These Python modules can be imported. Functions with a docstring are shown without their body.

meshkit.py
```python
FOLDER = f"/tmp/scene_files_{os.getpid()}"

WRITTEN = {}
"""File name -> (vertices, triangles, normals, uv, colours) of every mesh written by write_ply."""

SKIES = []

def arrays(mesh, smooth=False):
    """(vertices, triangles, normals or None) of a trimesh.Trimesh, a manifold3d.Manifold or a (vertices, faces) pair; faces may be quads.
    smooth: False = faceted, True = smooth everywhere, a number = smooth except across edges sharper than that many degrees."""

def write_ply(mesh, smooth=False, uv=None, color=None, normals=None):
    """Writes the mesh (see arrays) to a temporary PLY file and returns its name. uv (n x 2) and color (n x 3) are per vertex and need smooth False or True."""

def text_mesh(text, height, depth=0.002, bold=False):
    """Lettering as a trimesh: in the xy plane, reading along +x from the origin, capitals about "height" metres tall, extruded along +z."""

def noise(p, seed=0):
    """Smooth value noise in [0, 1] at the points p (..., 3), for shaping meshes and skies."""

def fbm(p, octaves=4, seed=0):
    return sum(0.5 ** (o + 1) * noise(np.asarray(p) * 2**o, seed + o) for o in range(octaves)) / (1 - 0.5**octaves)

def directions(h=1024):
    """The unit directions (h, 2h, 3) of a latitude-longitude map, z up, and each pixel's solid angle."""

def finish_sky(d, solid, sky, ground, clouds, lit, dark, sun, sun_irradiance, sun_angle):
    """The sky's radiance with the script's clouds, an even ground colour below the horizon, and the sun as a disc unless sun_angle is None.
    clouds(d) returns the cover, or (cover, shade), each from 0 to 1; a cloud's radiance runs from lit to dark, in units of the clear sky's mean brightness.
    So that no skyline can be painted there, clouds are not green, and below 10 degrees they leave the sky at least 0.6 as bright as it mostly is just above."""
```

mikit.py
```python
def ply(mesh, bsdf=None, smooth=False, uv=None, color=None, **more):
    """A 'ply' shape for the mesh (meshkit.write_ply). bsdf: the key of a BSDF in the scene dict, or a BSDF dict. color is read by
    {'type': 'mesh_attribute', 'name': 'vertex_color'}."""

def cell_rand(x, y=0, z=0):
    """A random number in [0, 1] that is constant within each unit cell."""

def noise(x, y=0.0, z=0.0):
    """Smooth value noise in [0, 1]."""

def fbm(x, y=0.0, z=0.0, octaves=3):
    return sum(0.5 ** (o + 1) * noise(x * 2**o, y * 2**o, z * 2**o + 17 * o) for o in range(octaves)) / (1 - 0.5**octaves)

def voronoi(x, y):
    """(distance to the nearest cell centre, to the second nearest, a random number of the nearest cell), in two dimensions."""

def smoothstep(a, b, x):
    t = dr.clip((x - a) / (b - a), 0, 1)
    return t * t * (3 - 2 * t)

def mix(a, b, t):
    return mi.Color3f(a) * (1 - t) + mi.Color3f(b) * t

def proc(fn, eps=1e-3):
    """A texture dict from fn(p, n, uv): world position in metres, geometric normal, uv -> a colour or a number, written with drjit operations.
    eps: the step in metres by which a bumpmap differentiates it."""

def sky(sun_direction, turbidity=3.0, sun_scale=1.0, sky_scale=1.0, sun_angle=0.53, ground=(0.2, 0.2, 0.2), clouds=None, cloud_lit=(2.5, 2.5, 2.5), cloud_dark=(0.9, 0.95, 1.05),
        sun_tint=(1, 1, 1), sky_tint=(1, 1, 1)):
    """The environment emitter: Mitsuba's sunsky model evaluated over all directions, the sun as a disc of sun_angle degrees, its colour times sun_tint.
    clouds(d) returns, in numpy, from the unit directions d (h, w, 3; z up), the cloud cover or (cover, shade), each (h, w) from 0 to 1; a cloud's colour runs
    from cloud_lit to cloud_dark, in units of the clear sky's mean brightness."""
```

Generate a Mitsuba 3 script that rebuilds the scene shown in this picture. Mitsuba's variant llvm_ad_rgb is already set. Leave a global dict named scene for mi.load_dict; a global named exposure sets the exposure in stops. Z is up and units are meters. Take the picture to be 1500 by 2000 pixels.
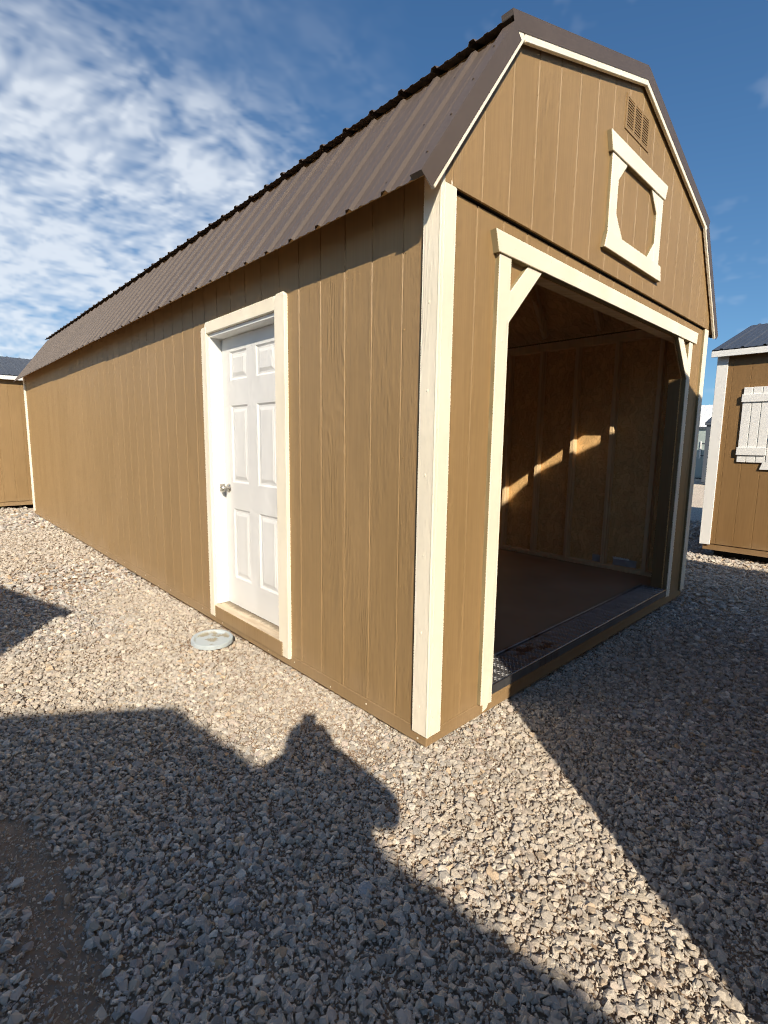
import math
import drjit as dr
import numpy as np
import trimesh
import manifold3d as m3
import mitsuba as mi
import mikit
import meshkit
from shapely.geometry import Polygon, box as sbox
from mikit import noise, fbm, voronoi, cell_rand, smoothstep, mix

scene, labels = {}, {}
rng = np.random.default_rng(7)

# ------------------------------------------------------------------ camera
EYE = np.array([-1.654, -1.441, 1.417])
FWD = np.array([0.68046, 0.71989, -0.13688])
UP = np.array([0.08391, 0.10901, 0.99049])
RIGHT = np.array([0.72796, -0.68548, 0.01377])
scene['camera'] = {
    'type': 'perspective', 'fov': 2 * math.degrees(math.atan(750 / 980.347)), 'fov_axis': 'x',
    'near_clip': 0.02, 'far_clip': 2000.0,
    'to_world': mi.ScalarTransform4f().look_at(origin=EYE.tolist(), target=(EYE + FWD).tolist(), up=UP.tolist())}

# ------------------------------------------------------------------ sun and sky
SUN = np.array([-0.494, -0.713, 0.498])


def cloud_cover(d):
    x, y, z = d[..., 0], d[..., 1], np.maximum(d[..., 2], 0.0)
    o = np.zeros_like(z)
    q = np.stack([x / (z + 0.12), y / (z + 0.12), o], -1)
    g = np.stack([x / (z + 0.34), y / (z + 0.34), o], -1)
    w = np.stack([meshkit.fbm(g * 5 + 5, 3, 3), meshkit.fbm(g * 5 + 9, 3, 4), o], -1) - 0.5
    gg = g @ np.array([[0.86, 0.5, 0], [-0.5, 0.86, 0], [0, 0, 1]]) * np.array([1.0, 1.35, 1.0]) + w * 0.11
    band = q[..., 1] - 0.24 * q[..., 0] + 0.8 * (meshkit.fbm(g * 3.5 + 31, 4, 8) - 0.5)
    bank = np.clip((band - 0.66) / 0.80, 0, 1)
    bank = bank * bank * (3 - 2 * bank)
    cells = 0.50 * meshkit.noise(gg * 24 + 3, 11) + 0.31 * meshkit.noise(gg * 50 + 7, 12) + 0.19 * meshkit.noise(gg * 104 + 1, 13)
    big = meshkit.fbm(g * 4.5 + 13, 3, 24)
    c = np.clip((cells * 1.25 + big * 0.62 - 0.70 + 0.10 * bank) / 0.58, 0, 1)
    wisps = np.clip((meshkit.fbm(g * 13 + 51, 4, 15) - 0.66) / 0.3, 0, 1) * 0.2
    cover = bank * (0.10 + 0.67 * c)
    return np.clip(np.maximum(cover, wisps), 0, 1), np.clip(0.75 - 0.9 * cells, 0, 1) * 0.5


exposure = 2.1
scene['sky'] = mikit.sky(SUN.tolist(), turbidity=2.2, sky_tint=(0.55, 0.79, 0.99), sky_scale=0.88, sun_tint=(1.0, 1.11, 1.38),
                         ground=(0.27, 0.24, 0.21), clouds=cloud_cover, cloud_lit=(3.9, 4.1, 4.3), cloud_dark=(2.4, 2.7, 3.2))


# ------------------------------------------------------------------ materials
def material(key, color, rough=0.6, bump=None, scale=1.0, eps=1e-3, **more):
    base = {'type': 'principled', 'roughness': rough, 'specular': 0.4, **more}
    base['base_color'] = mikit.proc(color) if callable(color) else color if isinstance(color, dict) else {'type': 'rgb', 'value': list(color)}
    if bump is not None:
        base = {'type': 'bumpmap', 'arbitrary': mikit.proc(bump, eps), 'scale': scale, 'bsdf': base}
    scene[key] = {'type': 'twosided', 'bsdf': base}
    return key


def grain(p, k=1.0):
    """Pressed wood grain on upright boards: fine vertical dashes and some cathedral rings."""
    u, z = (p.x + p.y) * k, p.z * k
    c = dr.floor(u / 0.2032)
    wob = noise(u * 5, z * 1.3 + c * 3.1)
    fine = noise((u + 0.012 * wob) * 190, z * 30)
    mid = noise((u + 0.02 * wob) * 92, z * 15 + 40)
    ring = noise(u * 9 + c * 7.7, z * 1.15 + c * 1.9) * 9 + wob * 1.5
    rings = dr.abs(ring - dr.floor(ring) - 0.5) * 2
    where = smoothstep(0.52, 0.68, noise(u * 4.2 + 11, z * 0.45 + c))
    return 0.32 * fine + 0.62 * mid * smoothstep(0.25, 0.6, noise(u * 14, z * 2.2 + c)) + 0.6 * where * rings * rings


def siding_height(p, n, uv):
    return grain(p) + 0.10 * noise(p.x * 300 + p.y * 300, p.z * 300)


def siding_color(dark, lo=(0.258, 0.166, 0.072), hi=(0.312, 0.204, 0.095)):
    def f(p, n, uv):
        u, z = p.x + p.y, p.z
        c = dr.floor(u / 0.2032)
        t = fbm(u * 2.1 + c * 0.7, z * 1.1, 3)
        streak = noise(u * 160, z * 6)
        col = mix(lo, hi, t) * dark
        dust = smoothstep(0.30, 0.02, z + 0.16 * noise(u * 6, z * 6)) * 0.30
        return mix(col * (0.94 + 0.12 * streak), (0.36, 0.27, 0.18), dust)
    return f


def cream_color(p, n, uv):
    t = noise(p.x * 7 + p.y * 7, p.z * 3)
    low = smoothstep(0.24, 0.05, p.z + 0.14 * noise(p.x * 25 + p.y * 25, p.z * 19)) * 0.35
    col = mix((0.775, 0.715, 0.56), (0.845, 0.785, 0.63), t)
    return mix(col, (0.50, 0.45, 0.37), low)


def osb_color(p, n, uv):
    u = p.y + p.x * 1.0
    a, b, r = voronoi(u * 30 + 2.2 * noise(u * 18, p.z * 18), p.z * 14 + 2.2 * noise(u * 14 + 9, p.z * 20))
    a2, b2, r2 = voronoi(u * 17 + 40, p.z * 46)
    col = mix((0.60, 0.37, 0.15), (0.77, 0.50, 0.22), r)
    col = mix(col, (0.66, 0.43, 0.19), 0.45 * r2)
    return col * (0.82 + 0.18 * smoothstep(0.02, 0.22, b - a))


def lumber_color(p, n, uv):
    s = noise(p.x * 60 + p.y * 60, p.z * 2.2)
    return mix((0.60, 0.43, 0.23), (0.74, 0.56, 0.33), s)


def metal_color(lo, hi):
    def f(p, n, uv):
        t = fbm(p.x * 1.4, p.y * 1.4, p.z * 1.4, octaves=2)
        s = noise(p.x * 9, p.y * 60, p.z * 9)
        return mix(lo, hi, 0.7 * t + 0.3 * s)
    return f


material('siding_paint', siding_color(1.0), 0.5, siding_height, 0.0040)
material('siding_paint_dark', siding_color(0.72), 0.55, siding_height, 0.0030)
material('siding_brown', siding_color(1.0, (0.205, 0.118, 0.046), (0.245, 0.146, 0.060)), 0.5, siding_height, 0.0008)
material('siding_far', siding_color(1.0), 0.5, siding_height, 0.0008)
material('rim_paint', siding_color(0.96), 0.6, lambda p, n, uv: noise(p.x * 30 + p.y * 30, p.z * 190), 0.0008)
material('cream_paint', cream_color, 0.5, lambda p, n, uv: grain(p, 1.3), 0.0020)
material('raw_edge', lambda p, n, uv: mix((0.20, 0.165, 0.085), (0.30, 0.24, 0.13), noise(p.x * 30 + p.y * 30, p.z * 12)), 0.8)
material('white_paint', (0.755, 0.76, 0.73), 0.5)


def door_grain(p, n, uv):
    u, z = p.y, p.z
    r = noise(u * 10 + 3, z * 1.6) * 11 + 0.6 * noise(u * 40, z * 5)
    return dr.abs(r - dr.floor(r) - 0.5) + 0.4 * noise(u * 320, z * 9)


material('door_white', lambda p, n, uv: mix((0.63, 0.635, 0.615), (0.71, 0.715, 0.695), noise(p.y * 9, p.z * 3)), 0.4, door_grain, 0.0034)
material('osb', osb_color, 0.8)
material('lumber', lumber_color, 0.75)
material('roof_metal', metal_color((0.082, 0.064, 0.052), (0.110, 0.086, 0.070)), 0.42, specular=0.35)
material('charcoal_metal', metal_color((0.042, 0.046, 0.052), (0.066, 0.070, 0.078)), 0.38, specular=0.5)
material('white_metal', metal_color((0.66, 0.68, 0.68), (0.76, 0.77, 0.77)), 0.4)
material('sage_paint', metal_color((0.33, 0.40, 0.385), (0.38, 0.45, 0.43)), 0.6)
material('slate_paint', metal_color((0.07, 0.085, 0.105), (0.09, 0.105, 0.125)), 0.6)
material('dark_void', (0.02, 0.018, 0.016), 0.9)
material('floor_paint', lambda p, n, uv: mix((0.26, 0.165, 0.10), (0.35, 0.235, 0.15), fbm(p.x * 3, p.y * 3, octaves=4)), 0.5)
material('grey_patch', lambda p, n, uv: mix((0.34, 0.35, 0.37), (0.46, 0.47, 0.48), noise(p.y * 30, p.z * 30)), 0.5)
scene['nickel'] = {'type': 'twosided', 'bsdf': {'type': 'roughconductor', 'material': 'none', 'alpha': 0.22,
                   'specular_reflectance': {'type': 'rgb', 'value': [0.52, 0.50, 0.46]}}}


def tread_color(p, n, uv):
    r = smoothstep(0.40, 0.70, fbm(p.x * 14, p.y * 22, octaves=4)) * smoothstep(0.34, 0.10, dr.abs(p.x - 1.10)) * 0.9
    g = fbm(p.x * 14, p.y * 14, octaves=3)
    return mix(mix((0.19, 0.195, 0.20), (0.34, 0.345, 0.35), g), (0.13, 0.066, 0.035), r)


material('tread_steel', tread_color, 0.38, metallic=0.85)
material('concrete_dust', lambda p, n, uv: mix((0.42, 0.34, 0.25), (0.56, 0.49, 0.38), fbm(p.y * 12, p.x * 30, octaves=4)), 0.85)
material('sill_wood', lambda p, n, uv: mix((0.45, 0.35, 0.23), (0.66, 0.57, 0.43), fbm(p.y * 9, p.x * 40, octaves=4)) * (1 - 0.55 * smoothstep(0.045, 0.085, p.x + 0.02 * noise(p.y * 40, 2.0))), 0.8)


def lid_color(p, n, uv):
    r = dr.sqrt(dr.square(p.x + 0.18) + dr.square(p.y - 1.885))
    dirt = smoothstep(0.40, 0.62, fbm(p.x * 16, p.y * 16, octaves=4)) * smoothstep(0.125, 0.112, r)
    return mix((0.42, 0.48, 0.50), (0.29, 0.25, 0.16), dirt * 0.85)


material('lid_plastic', lid_color, 0.45)


def soil_color(p, n, uv):
    f = fbm(p.x * 3.0, p.y * 3.0, octaves=5)
    g = noise(p.x * 85, p.y * 85)
    a, b, r = voronoi(p.x * 38, p.y * 38)
    stones = mix(mix((0.36, 0.32, 0.265), (0.59, 0.53, 0.44), r), (0.20, 0.17, 0.135), smoothstep(0.16, 0.03, b - a))
    d = dr.sqrt(dr.square(p.x + 1.654) + dr.square(p.y + 1.441))
    soil = mix((0.255, 0.172, 0.110), (0.38, 0.285, 0.20), 0.6 * f + 0.4 * g)
    return mix(soil, stones, 0.06 + 0.84 * smoothstep(5.0, 11.0, d))


material('soil', soil_color, 0.95, lambda p, n, uv: fbm(p.x * 42, p.y * 42, octaves=3), 0.012)
scene['stone'] = {'type': 'twosided', 'bsdf': {'type': 'bumpmap', 'scale': 0.0016,
                  'arbitrary': mikit.proc(lambda p, n, uv: noise(p.x * 210, p.y * 210, p.z * 210)),
                  'bsdf': {'type': 'principled', 'base_color': {'type': 'mesh_attribute', 'name': 'vertex_color'}, 'roughness': 0.85, 'specular': 0.3}}}
material('rock_pale', lambda p, n, uv: mix((0.36, 0.36, 0.35), (0.50, 0.49, 0.47), fbm(p.x * 40, p.y * 40, p.z * 40)), 0.85,
         lambda p, n, uv: noise(p.x * 150, p.y * 150, p.z * 150), 0.002)
material('jacket', (0.06, 0.07, 0.10), 0.85)
material('denim', (0.05, 0.07, 0.12), 0.85)
material('skin', (0.52, 0.33, 0.24), 0.5)
material('hair', (0.05, 0.035, 0.025), 0.6)
material('phone_black', (0.03, 0.03, 0.035), 0.3)
material('boot', (0.10, 0.07, 0.05), 0.7)


# ------------------------------------------------------------------ helpers
def numbered(key):
    if key not in scene and key not in labels:
        return key
    i = 1
    while f'{key}_{i:03d}' in scene or f'{key}_{i:03d}' in labels:
        i += 1
    return f'{key}_{i:03d}'


def add(key, mesh, mat, smooth=False, label=None, **lab):
    key = numbered(key)
    if hasattr(mesh, 'to_mesh'):
        q = mesh.to_mesh()
        mesh = trimesh.Trimesh(np.array(q.vert_properties[:, :3]), np.array(q.tri_verts), process=False)
    scene[key] = mikit.ply(mesh, mat, smooth=smooth)
    if label:
        lab['label'] = label
    if lab:
        labels[key] = lab
    return key


def thing(name, label, category, **lab):
    key = numbered(name)
    labels[key] = {'label': label, 'category': category, **lab}
    return key


class Frame:
    """A wall's own axes: u along it, n out of it, z up."""

    def __init__(self, o, u, n, z=(0, 0, 1)):
        self.o, self.m = np.array(o, float), np.array([u, n, z], float)

    def __call__(self, mesh):
        if hasattr(mesh, 'to_mesh'):
            q = mesh.to_mesh()
            v, f = np.array(q.vert_properties[:, :3]), np.array(q.tri_verts)
        else:
            v, f = np.array(mesh.vertices), np.array(mesh.faces)
        v = self.o + v @ self.m
        if np.linalg.det(self.m) < 0:
            f = f[:, ::-1]
        return trimesh.Trimesh(v, f, process=False)


def hull(pts):
    return trimesh.convex.convex_hull(np.asarray(pts, float))


def cbox(x0, x1, y0, y1, z0, z1, b=0.003):
    b = min(b, abs(x1 - x0) / 3, abs(y1 - y0) / 3, abs(z1 - z0) / 3)
    p = []
    for sx, x in ((1, x0), (-1, x1)):
        for sy, y in ((1, y0), (-1, y1)):
            for sz, z in ((1, z0), (-1, z1)):
                p += [(x, y + sy * b, z + sz * b), (x + sx * b, y, z + sz * b), (x + sx * b, y + sy * b, z)]
    return hull(p)


def plank(poly, n0, n1, b=0.003):
    """A flat board with a convex outline poly of (u, z), from n0 to its face at n1, the face's edges eased by b."""
    q = Polygon(poly).buffer(-b, join_style=2)
    inner = list(q.exterior.coords)[:-1]
    return hull([(u, n0, z) for u, z in poly] + [(u, n1 - b, z) for u, z in poly] + [(u, n1, z) for u, z in inner])


def region_solid(region, depth=0.4):
    """A shapely polygon of (u, z), possibly with holes, as a solid across n from -depth/2 to depth/2."""
    rings = [np.array(region.exterior.coords)[:-1]] + [np.array(h.coords)[:-1] for h in region.interiors]
    cs = m3.CrossSection([r.astype(float) for r in rings], m3.FillRule.EvenOdd)
    s = m3.Manifold.extrude(cs, depth)
    return s.transform(np.array([[1, 0, 0, 0], [0, 0, 1, -depth / 2], [0, 1, 0, 0]], float))


def boards(key, frame, region, offset, mat, step=0.2032, thick=0.011, n=0.0, only=None):
    """Grooved siding as single boards with eased edges, cut to the region of (u, z)."""
    u0, z0, u1, z1 = region.bounds
    solid = region_solid(region)
    k = math.floor((u0 - offset) / step)
    while offset + k * step < u1:
        a, c = offset + k * step, offset + (k + 1) * step
        k += 1
        if only and not (only[0] < (a + c) / 2 < only[1]):
            continue
        prof = [(a, -thick), (c, -thick), (c, -0.0038), (c - 0.0016, -0.0038), (c - 0.0042, 0), (a + 0.0042, 0), (a + 0.0016, -0.0038), (a, -0.0038)]
        cs = m3.CrossSection([np.array(prof)], m3.FillRule.EvenOdd)
        b = m3.Manifold.extrude(cs, z1 - z0 + 0.2).translate([0, n, z0 - 0.1]) ^ solid
        if b.num_tri() == 0:
            continue
        add(key + '__board', frame(b), mat)


def panel(key, frame, region, n0, n1, mat, smooth=False, **lab):
    rings = [np.array(region.exterior.coords)[:-1]] + [np.array(h.coords)[:-1] for h in region.interiors]
    s = m3.Manifold.extrude(m3.CrossSection(rings, m3.FillRule.EvenOdd), n1 - n0)
    s = s.transform(np.array([[1, 0, 0, 0], [0, 0, 1, n0], [0, 1, 0, 0]], float))
    return add(key, frame(s), mat, smooth, **lab)


def rib_profile(a0, a1, first):
    """(a, h) of ribbed roof sheet between a0 and a1, high ribs every 0.2286 m from first."""
    pts = []
    k = math.floor((a0 - first) / 0.2286) - 1
    while first + k * 0.2286 < a1 + 0.3:
        c = first + k * 0.2286
        pts += [(c - 0.022, 0), (c - 0.012, 0.0145), (c + 0.012, 0.0145), (c + 0.022, 0)]
        for m in (c + 0.079, c + 0.150):
            pts += [(m - 0.016, 0), (m - 0.008, 0.0035), (m + 0.008, 0.0035), (m + 0.016, 0)]
        k += 1
    pts = np.array(pts)
    inside = pts[(pts[:, 0] > a0 + 1e-4) & (pts[:, 0] < a1 - 1e-4)]
    h = lambda a: np.interp(a, pts[:, 0], pts[:, 1])
    return np.vstack([[a0, h(a0)], inside, [a1, h(a1)]])


def roof_sheets(key, o, along, up, length, run, mat, first=0.1, width=0.9144, stagger=0.0):
    """Ribbed sheets side by side on a slope: o its lower corner, along the eave, up the slope."""
    o, along, up = (np.array(v, float) for v in (o, along, up))
    along, up = along / np.linalg.norm(along), up / np.linalg.norm(up)
    nrm = np.cross(along, up)
    if nrm[2] < 0:
        nrm = -nrm
    a, i = 0.0, 0
    while a < length - 0.01:
        b = min(length, a + width)
        pr = rib_profile(a, b, first)
        s0, s1 = (-0.004 if i % 3 == 1 else 0.003 if i % 3 == 2 else 0), run
        lift = 0.0008 * (i % 2)
        rows = []
        for s, dh in ((s0, 0.0), (s1, 0.0), (s1, -0.0012), (s0, -0.0012)):
            rows.append(o + pr[:, :1] * along + s * up + (pr[:, 1:] + dh + lift) * nrm)
        m = len(pr)
        v, f = np.vstack(rows), []
        for r in range(4):
            r2 = (r + 1) % 4
            for j in range(m - 1):
                A, B, C, D = r * m + j, r * m + j + 1, r2 * m + j + 1, r2 * m + j
                f += [(A, B, C), (A, C, D)]
        f += [(0, m, 2 * m), (0, 2 * m, 3 * m), (m - 1, 3 * m - 1, 2 * m - 1), (m - 1, 4 * m - 1, 3 * m - 1)]
        t = trimesh.Trimesh(v, np.array(f), process=False)
        t.fix_normals()
        add(key + '__panel', t, mat)
        a, i = b, i + 1


def move(mesh, o, ax, ay):
    """A mesh in a shed's own axes (x across, y along, z up) placed in the world."""
    if hasattr(mesh, 'to_mesh'):
        q = mesh.to_mesh()
        mesh = trimesh.Trimesh(np.array(q.vert_properties[:, :3]), np.array(q.tri_verts), process=False)
    m = np.array([[*ax, 0], [*ay, 0], [0, 0, 1]], float)
    return trimesh.Trimesh(np.array(o) + np.array(mesh.vertices) @ m, np.array(mesh.faces), process=False)


def bar(p, q, w, h, side):
    """A straight timber from p to q; side is the direction of its width w, h the other way."""
    p, q, side = (np.array(v, float) for v in (p, q, side))
    d = (q - p) / np.linalg.norm(q - p)
    side = side - d * (side @ d)
    side /= np.linalg.norm(side)
    up = np.cross(d, side)
    return hull([e + a * side * w / 2 + c * up * h / 2 for e in (p, q) for a in (-1, 1) for c in (-1, 1)])


# ------------------------------------------------------------------ ground and gravel
def ground_height(x, y):
    x, y = np.broadcast_arrays(np.asarray(x, float), np.asarray(y, float))
    t = np.clip((x - 3.9) / 1.9, 0, 1)
    p = np.stack([x * 1.3, y * 1.3, np.zeros_like(x)], -1)
    rim_gap = np.clip((x + 0.26) / 0.2, 0, 1) * np.clip((y - 0.5) / 0.8, 0, 1) * 0.016 * (x < 3.8)
    return -0.026 - rim_gap - 0.07 * t * t * (3 - 2 * t) + 0.022 * (meshkit.fbm(p + 50, 3, 5) - 0.5) + 0.012 * (meshkit.noise(p * 3.3 + 20, 2) - 0.5)


def axis(lo, hi, far):
    fine = np.arange(lo, hi + 0.01, 0.09)
    step = [0.15, 0.3, 0.6, 1.2, 2.5, 5, 10, 20, 40, 80, 120, 200]
    return np.concatenate([lo - np.cumsum(step)[::-1], fine, hi + np.cumsum(step)])


GX, GY = axis(-4, 8, 400), axis(-3, 12.5, 400)
gx, gy = np.meshgrid(GX, GY, indexing='ij')
gv = np.stack([gx, gy, ground_height(gx, gy) - 0.006], -1).reshape(-1, 3)
nx, ny = gx.shape
ii, jj = np.meshgrid(np.arange(nx - 1), np.arange(ny - 1), indexing='ij')
gq = np.stack([ii * ny + jj, (ii + 1) * ny + jj, (ii + 1) * ny + jj + 1, ii * ny + jj + 1], -1).reshape(-1, 4)
scene['ground'] = mikit.ply((gv, gq), 'soil', smooth=True)
labels['ground'] = {'label': 'tan gravelly soil of the sales yard under the crushed stone', 'kind': 'structure'}


def stone_bases(n, pts, flat):
    out = []
    for _ in range(n):
        v = rng.normal(size=(pts, 3))
        v /= np.linalg.norm(v, axis=1, keepdims=True)
        v *= np.array([1, rng.uniform(0.6, 0.95), rng.uniform(*flat)]) * rng.uniform(0.82, 1.1, (pts, 1))
        h = hull(v)
        out.append((np.array(h.vertices), np.array(h.faces)))
    return out


def in_view(x, y, margin=0.45):
    d = np.stack([x, y, np.zeros_like(x)], -1) - EYE
    a, b, c = d @ FWD, d @ RIGHT, d @ UP
    with np.errstate(divide='ignore', invalid='ignore'):
        return (a > 0.05) & (np.abs(b / a) < 0.765 + margin) & (-c / a < 1.02 + margin)


PALETTE = np.array([(.395, .378, .340), (.475, .425, .340), (.46, .395, .345), (.66, .62, .53), (.25, .232, .21), (.49, .36, .225), (.43, .42, .385), (.53, .48, .41)])
WEIGHT = np.array([.20, .19, .16, .13, .08, .035, .12, .085])


def scatter(spacing_at, size, bases, keep, lift, cell=0.5, spread=0.42):
    """Stones on a jittered grid whose spacing follows the distance: one array of vertices, faces, colours."""
    xs, ys, sc = [], [], []
    for cx in np.arange(-5, 10, cell):
        for cy in np.arange(-3, 12.5, cell):
            d = math.hypot(cx + cell / 2 - EYE[0], cy + cell / 2 - EYE[1])
            s, k = spacing_at(d)
            if s is None:
                continue
            m = max(1, round(cell / s))
            a, b = np.meshgrid(np.arange(m), np.arange(m), indexing='ij')
            x = cx + (a.ravel() + 0.5 + rng.uniform(-0.62, 0.62, m * m)) * cell / m
            y = cy + (b.ravel() + 0.5 + rng.uniform(-0.62, 0.62, m * m)) * cell / m
            xs.append(x), ys.append(y), sc.append(np.full(m * m, k))
    x, y, k = np.concatenate(xs), np.concatenate(ys), np.concatenate(sc)
    ok = in_view(x, y) & keep(x, y)
    x, y, k = x[ok], y[ok], k[ok]
    n = len(x)
    s = size * k * np.exp(rng.normal(0, spread, n)).clip(0.45, 2.3)
    which = rng.integers(0, len(bases), n)
    tilt, spin, head = np.abs(rng.normal(0, 0.42, n)), rng.uniform(0, 2 * np.pi, n), rng.uniform(0, 2 * np.pi, n)
    ct, st, cs, ss, ch, sh = np.cos(tilt), np.sin(tilt), np.cos(spin), np.sin(spin), np.cos(head), np.sin(head)
    o = np.zeros(n)
    Z = lambda c, q: np.stack([np.stack([c, -q, o], -1), np.stack([q, c, o], -1), np.stack([o, o, o + 1], -1)], -2)
    X = np.stack([np.stack([o + 1, o, o], -1), np.stack([o, ct, -st], -1), np.stack([o, st, ct], -1)], -2)
    R = Z(ch, sh) @ X @ Z(cs, ss)
    z = ground_height(x, y) + lift * s * rng.uniform(0.5, 1.3, n)
    tone = PALETTE[rng.choice(len(PALETTE), n, p=WEIGHT)] * rng.uniform(0.80, 1.22, (n, 1))
    dust = np.clip((meshkit.fbm(np.stack([x * 0.9, y * 0.9, o], -1) + 77, 3, 9) - 0.42) * 2.2, 0, 0.55)[:, None]
    tone = tone * (1 - dust) + np.array([.50, .435, .345]) * dust
    V, F, C, at = [], [], [], 0
    for b, (bv, bf) in enumerate(bases):
        i = np.nonzero(which == b)[0]
        if len(i) == 0:
            continue
        v = np.einsum('nij,vj->nvi', R[i], bv) * s[i, None, None] + np.stack([x[i], y[i], z[i]], -1)[:, None]
        c = tone[i][:, None] * rng.uniform(0.88, 1.1, (len(i), len(bv), 1))
        V.append(v.reshape(-1, 3)), C.append(c.reshape(-1, 3))
        F.append((bf[None] + (np.arange(len(i)) * len(bv))[:, None, None]).reshape(-1, 3) + at)
        at += len(i) * len(bv)
    return np.vstack(V), np.vstack(F), np.vstack(C)


def outside_sheds(x, y):
    main = (x > 0.03) & (x < 3.6) & (y > 0.03)
    right = (x > 6.5) & (y < 0.4) & (y > -4)
    far = y > 11.5
    return ~(main | right | far)


RUT = np.array([(-1.52, 0.75), (-1.44, 0.40), (-1.47, 0.10), (-1.45, -0.08), (-1.47, -0.2)])


def rut_distance(x, y):
    p, d = np.stack([x, y], -1), np.full(np.shape(x), 9.0)
    for a, b in zip(RUT[:-1], RUT[1:]):
        t = np.clip(((p - a) @ (b - a)) / ((b - a) @ (b - a)), 0, 1)
        d = np.minimum(d, np.linalg.norm(p - a - t[..., None] * (b - a), axis=-1))
    return d


def fines(x, y):
    """Where sandy fines lie open between the stones: 0 to 1."""
    o = np.zeros_like(x)
    patch = np.clip((meshkit.fbm(np.stack([x * 1.1, y * 1.1, o], -1) + 140, 3, 3) - 0.5) * 5, 0, 1)
    wall = np.clip(1 - np.abs(x + 0.22) / 0.24, 0, 1) * (y > 0.1) * (y < 2.4)
    return np.clip(patch * 0.30 + wall * 0.6 + np.clip(1.5 - rut_distance(x, y) / 0.085, 0, 1), 0, 1)


def keep_big(x, y):
    return outside_sheds(x, y) & (rng.uniform(size=len(x)) > 0.96 * fines(x, y) ** 1.2)


def keep_small(x, y):
    return outside_sheds(x, y) & (rng.uniform(size=len(x)) > 0.55 * np.clip(1.5 - rut_distance(x, y) / 0.085, 0, 1))


def big_spacing(d):
    if d < 0.6:
        return None, 1
    return (0.0148, 1.0) if d < 3.4 else (0.0185, 1.15) if d < 5.5 else (0.029, 1.6) if d < 9.5 else (0.046, 2.3)


def small_spacing(d):
    if d < 0.6:
        return None, 1
    return (0.0125, 1.0) if d < 3.2 else (0.018, 1.3) if d < 5 else (None, 1)


BIG, SMALL = stone_bases(40, 12, (0.42, 0.75)), stone_bases(14, 7, (0.6, 0.95))


def keep_grit(x, y):
    return outside_sheds(x, y) & (rng.uniform(size=len(x)) < 0.25 + fines(x, y) - 0.85 * np.clip(1.5 - rut_distance(x, y) / 0.085, 0, 1))


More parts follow.
